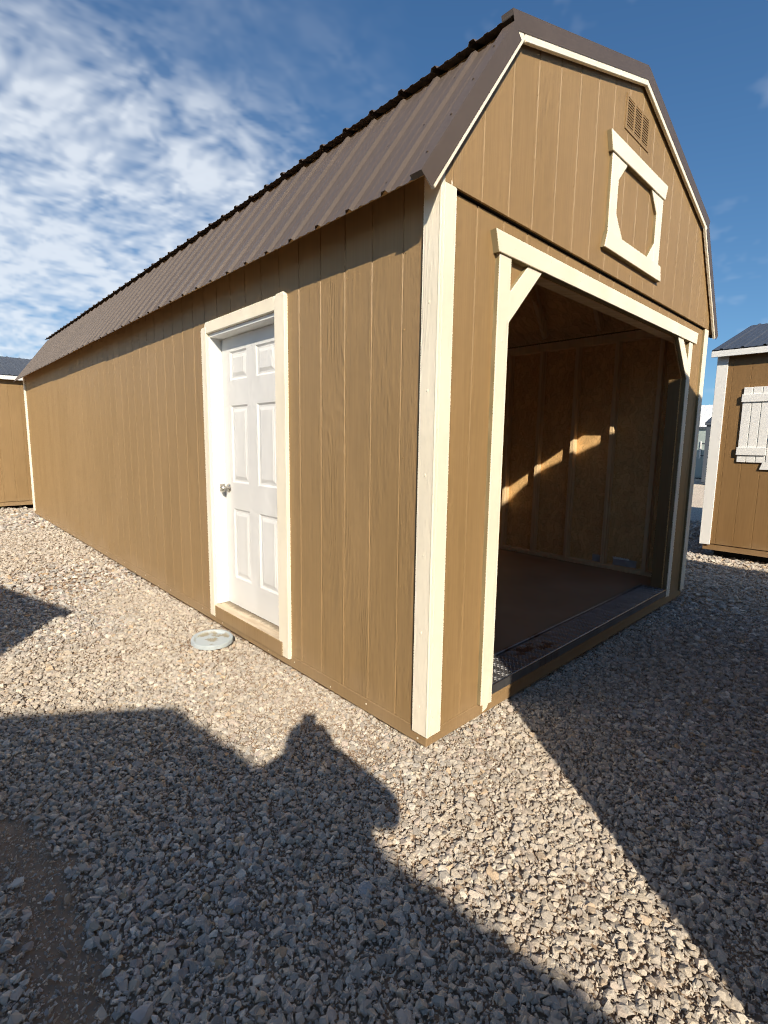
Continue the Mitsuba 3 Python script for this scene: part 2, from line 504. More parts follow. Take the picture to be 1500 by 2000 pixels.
GRIT = stone_bases(8, 6, (0.6, 0.95))
parts = [scatter(lambda d: (0.0080, 1.0) if 0.6 < d < 2.9 else (None, 1), 0.0034, GRIT, keep_grit, 0.3, spread=0.35),
         scatter(big_spacing, 0.0094, BIG, keep_big, 0.34, spread=0.56), scatter(small_spacing, 0.0062, SMALL, keep_small, 0.5, spread=0.3)]
at = 0
V, F, C = [], [], []
for v, f, c in parts:
    V.append(v), F.append(f + at), C.append(c)
    at += len(v)
scene['gravel'] = mikit.ply((np.vstack(V), np.vstack(F)), 'stone', smooth=False, color=np.vstack(C))
labels['gravel'] = {'label': 'grey and tan crushed stone gravel covering the yard', 'kind': 'stuff', 'category': 'gravel'}

for (rx, ry, rs, seed, text) in [(-0.695, -0.367, 0.030, 1, 'largest blocky pale grey rock in the shaded gravel, lower centre of photo'),
                                 (-1.347, -0.256, 0.031, 2, 'rounded pale grey rock at the bottom edge near the bare soil'),
                                 (-1.03, -0.134, 0.026, 3, 'flat light grey rock in the shaded gravel right of the bare soil strip'),
                                 (-1.447, 0.296, 0.017, 4, 'small whitish stone lying alone on the bare brown soil')]:
    r2 = np.random.default_rng(seed)
    v = r2.normal(size=(26, 3))
    v /= np.linalg.norm(v, axis=1, keepdims=True)
    h = hull(v * [1, 0.8, 0.62] * r2.uniform(0.85, 1.08, (26, 1))).subdivide()
    w = np.array(h.vertices)
    w = w * (0.93 + 0.14 * meshkit.fbm(w * 3 + seed * 9, 3)[:, None]) * rs
    w[:, 2] += float(ground_height(rx, ry)) + rs * 0.45
    w[:, :2] += (rx, ry)
    add('loose_rock', trimesh.Trimesh(w, h.faces, process=False), 'rock_pale', smooth=28, label=text, category='rock')

# ------------------------------------------------------------------ the long shed
W, L = 3.643, 9.9
PITCH_LO, PITCH_HI = 1.395, 0.318
EAVE = np.array([-0.157, 2.415])
KNUCKLE = np.array([0.398, 2.415 + 0.555 * PITCH_LO])
UPPER = np.array([0.372, 3.222])
PEAK = np.array([W / 2, 3.222 + (W / 2 - 0.372) * PITCH_HI])
barn = thing('long_shed', 'long tan brown shed with dark brown metal gambrel roof, cream trim and open front doorway', 'shed')
front = Frame((0, 0, 0), (1, 0, 0), (0, -1, 0))
side = Frame((0, 0, 0), (0, 1, 0), (-1, 0, 0))

# gable outlines (u, z)
low = lambda u: 2.415 + (u + 0.157) * PITCH_LO - 0.012
gable = [(0.0, 2.455), (W, 2.455), (W, low(0)), (W - 0.41, low(0.41)), (W / 2, PEAK[1] - 0.035), (0.41, low(0.41)), (0.0, low(0))]
ch = 0.275
opening = Polygon([(0.485, 0.12), (3.158, 0.12), (3.158, 1.99), (2.885, 2.283), (0.758, 2.283), (0.485, 1.99)])
lower_front = Polygon([(0, 0.075), (W, 0.075), (W, 2.4455), (0, 2.4455)]).difference(Polygon([(0.485, 0.0), (3.158, 0.0), (3.158, 1.99), (2.885, 2.283), (0.758, 2.283), (0.485, 1.99)]))
fw = panel(barn + '__front_wall', front, lower_front, -0.020, -0.0113, 'osb')
boards(fw, front, lower_front, 0.245 - 0.2032 * 2, 'siding_paint')
upper = Polygon(gable)
gw = panel(barn + '__gable_wall', front, upper, -0.020, 0.0105, 'dark_void')
boards(gw, front, upper, 0.245 - 0.2032 * 2, 'siding_paint', n=0.022, thick=0.0112)

door_hole = Polygon([(1.245, -0.1), (2.19, -0.1), (2.19, 2.18), (1.245, 2.18)])
side_poly = Polygon([(0, 0.079), (L, 0.079), (L, 2.62), (0, 2.62)]).difference(door_hole)
sw = panel(barn + '__side_wall', side, side_poly, -0.020, -0.0113, 'osb')
boards(sw, side, side_poly, 0.2085, 'siding_paint')
add(barn + '__rim_board', cbox(-0.004, 0.034, -0.004, L, 0.004, 0.0775), 'rim_paint')
add(barn + '__front_rim_board', cbox(0.035, W, -0.004, 0.034, 0.004, 0.0735), 'rim_paint')
for y in (0.5, 1.7, 3.1, 4.7, 6.3, 7.9, 9.3):
    add(barn + '__skid', cbox(0.05, W - 0.05, y, y + 0.12, -0.16, 0.003), 'dark_void')

# right, rear and inner faces of the walls
osb_right = Polygon([(0.012, 0.10), (L - 0.02, 0.10), (L - 0.02, 2.55), (0.012, 2.55)])
right = Frame((W, 0, 0), (0, 1, 0), (1, 0, 0))
rw = panel(barn + '__right_wall', right, osb_right, -0.012, 0.0, 'siding_paint')
for i in range(8):
    a = 0.02 + 1.2192 * i
    b = min(a + 1.2172, L - 0.02)
    panel(rw + '__sheathing', right, sbox(a, 0.115, b, 2.44), -0.0165, -0.0125, 'osb')
rear = Frame((0, L, 0), (1, 0, 0), (0, 1, 0))
rear_poly = Polygon([(0, 0.08), (W, 0.08), (W, low(0)), (W - 0.41, low(0.41)), (W / 2, PEAK[1] - 0.035), (0.41, low(0.41)), (0, low(0))])
panel(barn + '__rear_wall', rear, rear_poly, -0.02, 0.0, 'siding_paint')
panel(barn + '__rear_sheathing', rear, rear_poly.buffer(-0.02), -0.025, -0.0205, 'osb')
fl = add(barn + '__floor', cbox(0.04, W - 0.02, 0.036, L - 0.04, 0.05, 0.148), 'floor_paint')

# framing seen through the doorway
for i in range(24):
    y = 0.295 + i * 0.4115
    if y > L - 0.1:
        break
    add(barn + '__stud', cbox(3.540, 3.6262, y, y + 0.038, 0.1885, 2.437, 0.002), 'lumber')
add(barn + '__bottom_plate', cbox(3.538, 3.6255, 0.1, L - 0.1, 0.1485, 0.188, 0.002), 'lumber')
add(barn + '__top_plate', cbox(3.537, 3.6255, 0.1, L - 0.1, 2.4375, 2.4765, 0.002), 'lumber')
add(barn + '__top_plate', cbox(3.534, 3.6255, 0.1, L - 0.1, 2.477, 2.516, 0.002), 'lumber')
for i in range(20):
    y = 0.31 + i * 0.61
    if y > L - 0.1:
        break
    for s in (0, 1):
        X = (lambda x: x) if s == 0 else (lambda x: W - x)
        add(barn + '__rafter', bar((X(-0.02 + 0.09), y, low(0.0) - 0.03), (X(0.44), y, low(0.44) - 0.115), 0.038, 0.088, (0, 1, 0)), 'lumber')
        add(barn + '__rafter', bar((X(0.40), y, PEAK[1] - 0.10 - (W / 2 - 0.40) * PITCH_HI), (X(W / 2 - 0.002), y, PEAK[1] - 0.10), 0.038, 0.088, (0, 1, 0)), 'lumber')
        gus = Polygon([(0.30, low(0.30) - 0.18), (0.42, low(0.42) - 0.30), (0.78, 3.07), (0.76, 3.19), (0.46, 3.12)]).convex_hull
        g = Frame((0, y - 0.0265, 0), (1, 0, 0), (0, -1, 0)) if s == 0 else Frame((W, y - 0.0265, 0), (-1, 0, 0), (0, -1, 0))
        panel(barn + '__gusset', g, gus, -0.006, 0.006, 'osb')
add(barn + '__wall_patch', cbox(3.612, 3.6260, 0.41, 0.64, 0.19, 0.262, 0.002), 'grey_patch', label='grey patch at the foot of the inside wall')
add(barn + '__wall_patch', cbox(3.612, 3.6260, 0.74, 0.86, 0.19, 0.262, 0.002), 'grey_patch')
add(barn + '__paper_scrap', hull([(3.545, 0.45 + 0.17 * (i % 3) / 2 + 0.01 * math.sin(i * 5), 0.268 + 0.018 * (i // 3) + 0.006 * math.sin(i * 3)) for i in range(6)] + [(3.55, 0.5, 0.27)]), 'white_metal')
# reveal of the doorway
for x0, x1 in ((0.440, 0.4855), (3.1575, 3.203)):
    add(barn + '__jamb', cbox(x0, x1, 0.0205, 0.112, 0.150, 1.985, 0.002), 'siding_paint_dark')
add(barn + '__lintel', cbox(0.30, W - 0.30, 0.0205, 0.10, 2.286, 2.43, 0.002), 'lumber')

# front trim
T0, T1 = -0.001, 0.024
rim = lambda poly, a, b: plank(poly, a, b, 0.0035)


def trim(key, poly, n0, n1, frame, mat='cream_paint', label=None, edge=True):
    """A trim board: its painted face and, behind, its raw brown edges."""
    k = add(key, frame(plank(poly, n1 - 0.005, n1, 0.002)), mat, label=label)
    add(k + '__raw_edge', frame(plank(poly, n0, n1 - 0.0052, 0.0005)), 'raw_edge')
    return k


trim(barn + '__corner_trim', [(-0.0005, 0.063), (0.077, 0.063), (0.077, 2.4515), (0.03, 2.480), (-0.0005, 2.480)], 0.0, 0.021, front)
trim(barn + '__corner_trim', [(W - 0.077, 0.063), (W + 0.022, 0.063), (W + 0.022, 2.4515), (W - 0.077, 2.4515)], 0.0, 0.021, front)
add(barn + '__side_corner_trim', side(plank([(-0.021, 0.063), (0.076, 0.063), (0.076, 2.60), (-0.021, 2.60)], 0.0006, 0.021, 0.0035)), 'cream_paint')
add(barn + '__side_corner_trim', side(plank([(L - 0.085, 0.063), (L + 0.02, 0.063), (L + 0.02, 2.60), (L - 0.085, 2.60)], 0.0006, 0.021, 0.0035)), 'cream_paint')
add(barn + '__corner_bead', trimesh.creation.cylinder(0.006, segment=[(-0.0185, -0.0185, 0.07), (-0.0185, -0.0185, 2.43)], sections=8), 'cream_paint', smooth=40)
HD = trim(barn + '__doorway_header', [(0.374, 2.283), (3.307, 2.283), (3.326, 2.374), (0.344, 2.374)], 0.0, 0.036, front)
trim(barn + '__doorway_post', [(0.392, 0.075), (0.487, 0.062), (0.487, 2.2825), (0.392, 2.2825)], 0.0, 0.026, front)
trim(barn + '__doorway_post', [(3.157, 0.085), (3.240, 0.080), (3.240, 2.2825), (3.157, 2.2825)], 0.0, 0.026, front)
trim(barn + '__doorway_brace', [(0.4875, 1.990), (0.4875, 2.131), (0.640, 2.2825), (0.770, 2.2825)], 0.0, 0.024, front)
trim(barn + '__doorway_brace', [(W - 0.4875, 1.990), (W - 0.4875, 2.131), (W - 0.640, 2.2825), (W - 0.770, 2.2825)], 0.0, 0.024, front)
add(barn + '__paint_drip', front(plank([(0.435, 0.020), (0.470, 0.030), (0.487, 0.0615), (0.455, 0.064), (0.440, 0.058)], 0.0041, 0.010, 0.001)), 'cream_paint')

# imitation loft window of trim boards
lw = barn + '__loft_window'
N0 = 0.0225
key = trim(lw, [(1.4445, 2.6665), (1.541, 2.6665), (1.541, 3.0925), (1.4445, 3.0925)], N0, N0 + 0.020, front, label='cream octagonal loft window frame on the gable')
trim(key + '__stile' if False else barn + '__loft_window', [(2.170, 2.6665), (2.268, 2.6665), (2.268, 3.0925), (2.170, 3.0925)], N0, N0 + 0.020, front)
trim(barn + '__window_head', [(1.424, 3.093), (2.277, 3.093), (2.312, 3.190), (1.389, 3.190)], N0, N0 + 0.029, front)
trim(barn + '__window_foot', [(1.399, 2.568), (2.314, 2.568), (2.292, 2.666), (1.431, 2.666)], N0, N0 + 0.029, front)
for s, t in ((0, 0), (0, 1), (1, 0), (1, 1)):
    u = [1.5415, 1.5415, 1.6545]
    z = [2.972, 3.0925, 3.0925] if t else [2.788, 2.6665, 2.6665]
    q = [(a if s == 0 else 3.711 - a, b) for a, b in zip(u, z)]
    trim(barn + '__window_corner', q, N0, N0 + 0.0195, front)

# gable vent with louvres
vent = add(barn + '__gable_vent', front(m3.Manifold.batch_boolean([m3.Manifold.cube([0.372, 0.005, 0.190]).translate([1.612, 0.0225, 3.292])]
           + [m3.Manifold.cube([0.094, 0.05, 0.160]).translate([1.632 + 0.115 * c, 0.0, 3.307]) for c in range(3)], m3.OpType.Subtract)), 'siding_paint')
add(vent + '__backing', front(cbox(1.615, 1.981, 0.0222, 0.0236, 3.295, 3.479, 0.0002)), 'dark_void')
for c in range(3):
    for r in range(11):
        z = 3.3085 + r * 0.01455
        u = 1.6325 + 0.115 * c
        add(vent + '__slat', front(hull([(u + a, n, z + dz) for a in (0, 0.093) for n, dz in ((0.0238, 0.0095), (0.0280, 0.0), (0.0280, 0.0040), (0.0245, 0.0115))])), 'siding_paint')

# threshold of tread plate
tp = add(barn + '__threshold', m3.Manifold.extrude(m3.CrossSection([np.array([(-0.020, 0.100), (-0.017, 0.100), (-0.017, 0.1535), (0.168, 0.1535), (0.172, 0.150), (0.176, 0.150), (0.170, 0.157), (-0.020, 0.157)])], m3.FillRule.EvenOdd), 2.660)
         .transform(np.array([[0, 0, 1, 0.490], [1, 0, 0, 0], [0, 1, 0, 0]], float)), 'tread_steel', label='worn steel tread plate threshold with a rust stain')
lug = hull([(-0.016, 0, 0), (0.016, 0, 0), (0, -0.0042, 0), (0, 0.0042, 0), (-0.009, 0, 0.0042), (0.009, 0, 0.0042)])
lv, lf = np.array(lug.vertices), np.array(lug.faces)
LV, LF = [], []
for r in range(14):
    for c in range(74):
        a = 0.35 if (r + c) % 2 else -0.35
        R = np.array([[math.cos(a), -math.sin(a), 0], [math.sin(a), math.cos(a), 0], [0, 0, 1]])
        LF.append(lf + len(LV) * len(lv))
        LV.append(lv @ R.T + [0.51 + c * 0.0358 + (r % 2) * 0.0179, -0.012 + r * 0.0130, 0.1569])
add(tp + '__tread_lug', trimesh.Trimesh(np.vstack(LV), np.vstack(LF), process=False), 'tread_steel', kind='stuff')
add(tp + '__nosing', trimesh.creation.cylinder(0.0042, segment=[(0.492, -0.0195, 0.1545), (3.152, -0.0195, 0.1545)], sections=8), 'nickel', smooth=40)
add(tp + '__back_rail', cbox(0.492, 3.152, 0.1765, 0.196, 0.1485, 0.168, 0.003), 'tread_steel')
add(barn + '__threshold_board', cbox(0.488, 3.156, -0.0165, 0.0345, 0.0742, 0.153, 0.002), 'rim_paint')

# nail heads, a few pixels each
nail = hull([(0.005 * math.cos(a), 0.005 * math.sin(a), h) for a in np.arange(6) * math.pi / 3 for h in (0.0, 0.0018)])
nv, nf = np.array(nail.vertices), np.array(nail.faces)


def nails(key, frame, spots, n, mat):
    V = [np.stack([nv[:, 0] + u, nv[:, 2] + n, nv[:, 1] + z], 1) for u, z in spots]
    F = [nf + i * len(nv) for i in range(len(V))]
    t = trimesh.Trimesh(np.vstack(V), np.vstack(F), process=False)
    t = frame(t)
    t.fix_normals()
    add(key + '__nail_head', t, mat, kind='stuff')


spots = [(0.2085 + 0.2032 * k - 0.014 + rng.normal(0, 0.003), z + rng.normal(0, 0.012)) for k in range(0, 47, 2) for z in np.arange(0.13, 2.3, 0.30)]
nails(sw, side, [q for q in spots if not 1.1 < q[0] < 2.3], 0.0, 'siding_paint')
spots = [(0.245 + 0.2032 * k - 0.014 + rng.normal(0, 0.003), z + rng.normal(0, 0.012)) for k in range(0, 17, 2) for z in np.arange(2.50, 3.6, 0.28)]
nails(gw, front, [q for q in spots if upper.buffer(-0.05).contains(Polygon([(q[0], q[1]), (q[0] + .001, q[1]), (q[0], q[1] + .001)])) and not (1.38 < q[0] < 2.33 and 2.55 < q[1] < 3.5)], 0.022, 'siding_paint')
nails(barn + '__rim_board', side, [(0.05 + 0.34 * k + 0.03 * (k % 2), 0.028 + 0.022 * (k % 2)) for k in range(29)], 0.004, 'cream_paint')
tr = []
for z in np.arange(0.2, 2.3, 0.42):
    tr += [(0.436, z + 0.02), (3.198, z - 0.03), (0.038, z)]
nails(barn + '__doorway_post', front, [q for q in tr if q[0] > 0.1], 0.026, 'cream_paint')
nails(barn + '__doorway_header', front, [(0.5 + 0.33 * k, 2.328 + 0.02 * (k % 2)) for k in range(9)], 0.036, 'cream_paint')
nails(barn + '__side_corner_trim', side, [(0.03, z) for z in np.arange(0.2, 2.4, 0.36)], 0.021, 'cream_paint')

# roof: lower and upper slopes on both sides
OV = 0.045
up_lo, up_hi = np.array([1, 0, PITCH_LO]), np.array([1, 0, PITCH_HI])
run_lo = math.hypot(KNUCKLE[0] - EAVE[0], KNUCKLE[1] - EAVE[1])
run_hi = math.hypot(PEAK[0] - UPPER[0], PEAK[1] - UPPER[1])
rl = barn + '__roof_slope'
yl = L + 2 * OV


def deck(x0, z0, x1, z1, thick):
    d = np.array([x1 - x0, z1 - z0])
    nn = np.array([-d[1], d[0]]) / np.linalg.norm(d)
    if nn[1] < 0:
        nn = -nn
    q = [(x0, z0), (x1, z1)]
    pts = [(x - nn[0] * t, y, z - nn[1] * t) for x, z in q for t in (0.003, thick) for y in (-OV + 0.006, L + OV - 0.006)]
    return hull(pts)


for s in (0, 1):
    X = (lambda x: x) if s == 0 else (lambda x: W - x)
    sg = 1 if s == 0 else -1
    key = add(rl, deck(X(EAVE[0] + 0.02), EAVE[1] + 0.02 * PITCH_LO, X(KNUCKLE[0] - 0.02), KNUCKLE[1] - 0.02 * PITCH_LO, 0.016), 'osb')
    roof_sheets(key, (X(EAVE[0]), -OV, EAVE[1]), (0, 1, 0), (sg, 0, PITCH_LO), yl, run_lo, 'roof_metal', first=0.165 + OV)
    key = add(rl, deck(X(UPPER[0] + 0.075), UPPER[1] + 0.075 * PITCH_HI, X(PEAK[0]), PEAK[1], 0.016), 'osb')
    roof_sheets(key, (X(UPPER[0]), -OV, UPPER[1]), (0, 1, 0), (sg, 0, PITCH_HI), yl, run_hi, 'roof_metal', first=0.165 + OV)
cap = [(PEAK[0] - 0.16, PEAK[1] + 0.024 - 0.16 * PITCH_HI), (PEAK[0], PEAK[1] + 0.028), (PEAK[0] + 0.16, PEAK[1] + 0.024 - 0.16 * PITCH_HI)]
cp = np.array(cap + [(x, z - 0.002) for x, z in cap[::-1]])
add(barn + '__ridge_cap', m3.Manifold.extrude(m3.CrossSection([cp], m3.FillRule.EvenOdd), yl).transform(np.array([[1, 0, 0, 0], [0, 0, 1, -OV], [0, 1, 0, 0]], float)), 'roof_metal')
# rake flashing: an angle over each sloping roof edge, and the cream fascia under it


def rake(p, q, y, s, drop=0.074):
    p, q = np.array(p), np.array(q)
    d = (q - p) / np.linalg.norm(q - p)
    nn = np.array([-d[1], d[0]])
    if nn[1] < 0:
        nn = -nn
    P = lambda a, t, yy: (a[0] + nn[0] * t, yy, a[1] + nn[1] * t)
    face = hull([P(e, t, yy) for e in (p, q) for t in (0.0235, -drop + 0.0235) for yy in (y, y + 0.0015)])
    leg = hull([P(e, t, yy) for e in (p, q) for t in (0.0015, 0.0235) for yy in (y + 0.0015, y + 0.060)])
    return trimesh.util.concatenate([face, leg])


for s in (0, 1):
    X = (lambda x: x) if s == 0 else (lambda x: W - x)
    for (a, b) in (((EAVE[0] - 0.004, EAVE[1] - 0.004 * PITCH_LO), tuple(KNUCKLE)), (tuple(UPPER), tuple(PEAK))):
        d = np.array(b) - np.array(a)
        d /= np.linalg.norm(d)
        pn = np.array([-d[1], d[0]])
        add(barn + '__rake_flashing', rake((X(a[0]), a[1]), (X(b[0]), b[1]), -OV - 0.012, s), 'roof_metal')
        A = np.array(a) + d * (0.02 if b[1] < 3.3 else 0.085)
        B = np.array(b) + d * (0.040 if b[1] < 3.3 else -0.0)
        hi = 0 if b[1] < 3.3 else 1
        t0, t1 = (-0.020, -0.066) if hi == 0 else (-0.030, -0.079)
        fas = [A + pn * t0, B + pn * t0, B + pn * t1, A + pn * t1]
        add(barn + '__fascia', front(plank([(X(u), z) for u, z in fas], 0.0368, 0.0545, 0.002)), 'cream_paint')
sc = hull([(0.0045 * math.cos(a), 0.0045 * math.sin(a), h) for a in np.arange(6) * math.pi / 3 for h in (0, 0.005)])
SV, SF = [], []
nl = np.array([-PITCH_LO, 0, 1]) / math.hypot(PITCH_LO, 1)
el = np.array([1, 0, PITCH_LO]) / math.hypot(PITCH_LO, 1)
fr = np.stack([el, [0, 1, 0], nl])
for r in (0.10, 0.5, 0.86):
    for k in range(43):
        y = 0.165 + 0.2286 * k + 0.045
        SF.append(np.array(sc.faces) + len(SV) * len(sc.vertices))
        SV.append(np.array(sc.vertices) @ fr + np.array([EAVE[0], y, EAVE[1]]) + el * r * run_lo + nl * 0.0005)
for r in (0.12, 0.36, 0.60, 0.84):
    SF.append(np.array(sc.faces) + len(SV) * len(sc.vertices))
    SV.append(np.array(sc.vertices) @ np.stack([el, [0, 1, 0], nl]) + np.array([EAVE[0], -0.022, EAVE[1]]) + el * r * run_lo + nl * 0.0236)
add(barn + '__roof_screw', trimesh.Trimesh(np.vstack(SV), np.vstack(SF), process=False), 'roof_metal', kind='stuff')

# walk door in the long wall
cas = 'cream_paint'
add(barn + '__door_casing', side(plank([(1.135, 0.060), (1.2475, 0.060), (1.2475, 2.236), (1.224, 2.262), (1.150, 2.264), (1.137, 2.245)], 0.0006, 0.024, 0.003)), cas)
add(barn + '__door_casing', side(plank([(2.180, 0.060), (2.256, 0.060), (2.262, 2.205), (2.246, 2.222), (2.180, 2.222)], 0.0006, 0.024, 0.003)), cas)
add(barn + '__door_head_casing', side(plank([(1.248, 2.176), (2.1795, 2.176), (2.21, 2.2225), (2.19, 2.254), (1.248, 2.258)], 0.0006, 0.021, 0.003)), cas)
for y0, y1 in ((1.2476, 1.272), (2.170, 2.1895)):
    add(barn + '__door_jamb', cbox(0.0, 0.125, y0, y1, 0.160, 2.1755, 0.002), 'white_paint')
add(barn + '__door_jamb', cbox(0.0, 0.125, 1.2725, 2.1695, 2.150, 2.1755, 0.002), 'white_paint')
DX = 0.088
slab = Frame((DX, 0, 0), (0, 1, 0), (-1, 0, 0))
cells = [(a, b, z0, z1) for z0, z1 in ((0.385, 0.915), (1.110, 1.668), (1.848, 2.046)) for a, b in ((1.423, 1.668), (1.797, 2.040))]
cells = [(a + 0, b, z0, z1) for a, b, z0, z1 in cells]


def frustum(a, b, z0, z1, n0, i0, n1, i1):
    pts = [(u, n, z) for n, i in ((n0, i0), (n1, i1)) for u in (a + i, b - i) for z in (z0 + i, z1 - i)]
    return m3.Manifold.hull_points(np.array(pts, float))


body = m3.Manifold.cube([0.884, 0.036, 1.980]).translate([1.276, -0.036, 0.166])
for a, b, z0, z1 in cells:
    body -= frustum(a, b, z0, z1, 0.001, -0.0015, -0.0095, 0.012)
door = add(barn + '__walk_door', slab(body), 'door_white', label='white six panel walk door')
for a, b, z0, z1 in cells:
    add(door + '__raised_panel', slab(frustum(a, b, z0, z1, -0.0098, 0.024, -0.0015, 0.048)), 'door_white')


def lathe(prof, c, ax, sections=20):
    m = trimesh.creation.revolve(np.array(prof), sections=sections)
    z = np.array(ax, float)
    x = np.cross(z, [0.3, 0.2, 0.9])
    x /= np.linalg.norm(x)
    M = np.stack([x, np.cross(z, x), z])
    return trimesh.Trimesh(np.array(m.vertices) @ M + np.array(c), m.faces, process=False)


add(door + '__knob', lathe([(0, 0), (0.033, 0), (0.033, 0.004), (0.026, 0.009), (0.012, 0.012), (0.011, 0.026), (0.019, 0.032), (0.026, 0.042), (0.0265, 0.052), (0.021, 0.061), (0, 0.064)], (DX - 0.0005, 2.106, 1.062), (-1, 0, 0)), 'nickel', smooth=35)
add(barn + '__strike_plate', cbox(0.045, 0.085, 2.167, 2.1695, 1.035, 1.090, 0.0005), 'nickel')
add(barn + '__door_sill', cbox(-0.026, 0.125, 1.2476, 2.170, 0.120, 0.159, 0.003), 'sill_wood')
add(barn + '__sill_board', cbox(-0.034, -0.0265, 1.2000, 2.150, 0.062, 0.157, 0.003), 'rim_paint')
add(barn + '__sill_cleat', cbox(-0.0265, -0.0045, 1.250, 2.140, 0.0780, 0.1195, 0.001), 'rim_paint')


# ------------------------------------------------------------------ the other sheds
def shed(name, label, o, ax, W, L, eave, kind, wall, trim_m, roof_m, base=0.0, group=None, board=None, pitch=0.33, over=0.12, plain=False, step=0.2032):
    """A shed in its own axes: x across from 0 to W, y along from 0 to L; the gable fronts face -y and +y."""
    ay = (-ax[1], ax[0])
    P = lambda m: move(m, (o[0], o[1], base), ax, ay)
    t = thing(name, label, 'shed', **({'group': group} if group else {}))
    if kind == 'gambrel':
        line = [(-over, eave), (0.39, eave + (0.39 + over) * 1.40), (W / 2, eave + (0.39 + over) * 1.40 + (W / 2 - 0.39) * 0.32)]
    else:
        line = [(-over, eave), (W / 2, eave + (W / 2 + over) * pitch)]
    line = line + [(W - x, z) for x, z in line[-2::-1]]
    at = lambda x: float(np.interp(x, [p[0] for p in line], [p[1] for p in line])) - 0.03
    xs = sorted({0.0, W, *[p[0] for p in line if 0 < p[0] < W]})
    gab = Polygon([(0, 0.10), (W, 0.10)] + [(x, at(x)) for x in xs[::-1]])
    for key, fr_ in (('__front_wall', Frame((0, 0, 0), (1, 0, 0), (0, -1, 0))), ('__rear_wall', Frame((0, L, 0), (1, 0, 0), (0, 1, 0)))):
        r = gab.intersection(sbox(0.013, 0, W - 0.013, 9))
        panel(t + key, lambda m, f=fr_: P(f(m)), r, -0.03, 0.0, wall)
    wl = None
    for key, fr_, flag in (('__left_wall', Frame((0, 0, 0), (0, 1, 0), (-1, 0, 0)), True), ('__right_wall', Frame((W, 0, 0), (0, 1, 0), (1, 0, 0)), False)):
        r = Polygon([(0, 0.10), (L, 0.10), (L, at(0)), (0, at(0))])
        g = lambda m, f=fr_: P(f(m))
        k = panel(t + key, g, r, -0.024, -0.0113 if board and flag else 0.0, wall)
        if board and flag:
            boards(k, g, r, board[2], wall, only=board[:2])
    for x in (0, W):
        for y in (0, L):
            a, b = (y - 0.0205, y + 0.105) if y == 0 else (y - 0.105, y + 0.0205)
            n0, n1 = (x - 0.0205, x + 0.0006) if x == 0 else (x - 0.0006, x + 0.0205)
            add(t + '__corner_trim', P(cbox(n0, n1, a, b, 0.085, at(0) - 0.006)), trim_m)
    add(t + '__rim_board', P(cbox(0.015, W - 0.015, 0.015, L - 0.015, 0.010, 0.092)), wall)
    for i in range(4):
        x = 0.25 + i * (W - 0.62) / 3
        add(t + '__skid', P(cbox(x, x + 0.12, 0.1, L - 0.1, -0.2, 0.008)), 'dark_void')
    for i, (p, q) in enumerate(zip(line[:-1], line[1:])):
        p, q = np.array(p), np.array(q)
        left = i < (len(line) - 1) / 2
        lo_, hi_ = (p, q) if left else (q, p)
        d = (hi_ - lo_) / np.linalg.norm(hi_ - lo_)
        pn = np.array([-d[1], d[0]])
        pn = pn if pn[1] > 0 else -pn
        dk = hull([(e[0] - pn[0] * tt, y, e[1] - pn[1] * tt) for e in (lo_ + d * 0.01, hi_) for tt in (0.003, 0.022) for y in (-over * 0.6, L + over * 0.6)])
        k = add(t + '__roof_slope', P(dk), roof_m)
        A3 = np.array([ax[0], ax[1], 0.0])
        Y3 = np.array([ay[0], ay[1], 0.0])
        o3 = np.array([o[0], o[1], base]) + A3 * lo_[0] + Y3 * (-over * 0.62) + [0, 0, lo_[1]]
        if not plain:
            roof_sheets(k, o3, Y3, A3 * d[0] + np.array([0, 0, d[1]]), L + over * 1.24, np.linalg.norm(hi_ - lo_), roof_m, first=0.12)
        else:
            continue
    for x, sg in ((-over, -1), (W + over, 1)):
        x0, x1 = sorted((x, x - sg * 0.02))
        add(t + '__eave_fascia', P(cbox(x0, x1, -over * 0.6, L + over * 0.6, eave - 0.088, eave - 0.012)), trim_m)
        if not plain:
            s0, s1 = sorted((x - sg * 0.021, x - sg * (over - 0.002)))
            add(t + '__soffit', P(cbox(s0, s1, 0.0, L, eave - 0.080, eave - 0.070, 0.001)), wall)
    return t, P, line


# right: brown shed with white trim and a shutter
D, PD, _ = shed('brown_shed', 'brown shed with white corner trim, white board shutter and charcoal roof, right edge', (6.25, -4.6), (1, 0), 3.66, 5.11, 2.66, 'gable',
                'siding_brown', 'white_paint', 'charcoal_metal', base=0.010, board=(3.0, 6, 0.072), pitch=0.325)
left = Frame((0, 0, 0), (0, 1, 0), (-1, 0, 0))
yd = lambda y: y + 4.6
sh = add(D + '__shutter', PD(left(cbox(yd(-0.105), yd(0.200), 0.0006, 0.006, 1.225, 2.170, 0.001))), 'white_paint')
for a, b in ((0.1055, 0.200), (0.004, 0.0975), (-0.0975, -0.004)):
    add(sh + '__board', PD(left(cbox(yd(a), yd(b), 0.0061, 0.024, 1.218, 2.172, 0.003))), 'white_paint')
for z0, z1 in ((1.985, 2.082), (1.310, 1.410)):
    add(sh + '__batten', PD(left(cbox(yd(-0.105), yd(0.212), 0.0241, 0.044, z0, z1, 0.003))), 'white_paint')
add(D + '__window_foot', PD(left(plank([(yd(-1.04), 1.130), (yd(-0.050), 1.130), (yd(-0.078), 1.2275), (yd(-1.01), 1.2275)], 0.0006, 0.028, 0.003))), 'white_paint')
wf = add(D + '__window', PD(left(cbox(yd(-0.98), yd(-0.115), 0.0006, 0.010, 1.232, 2.165, 0.002))), 'slate_paint')
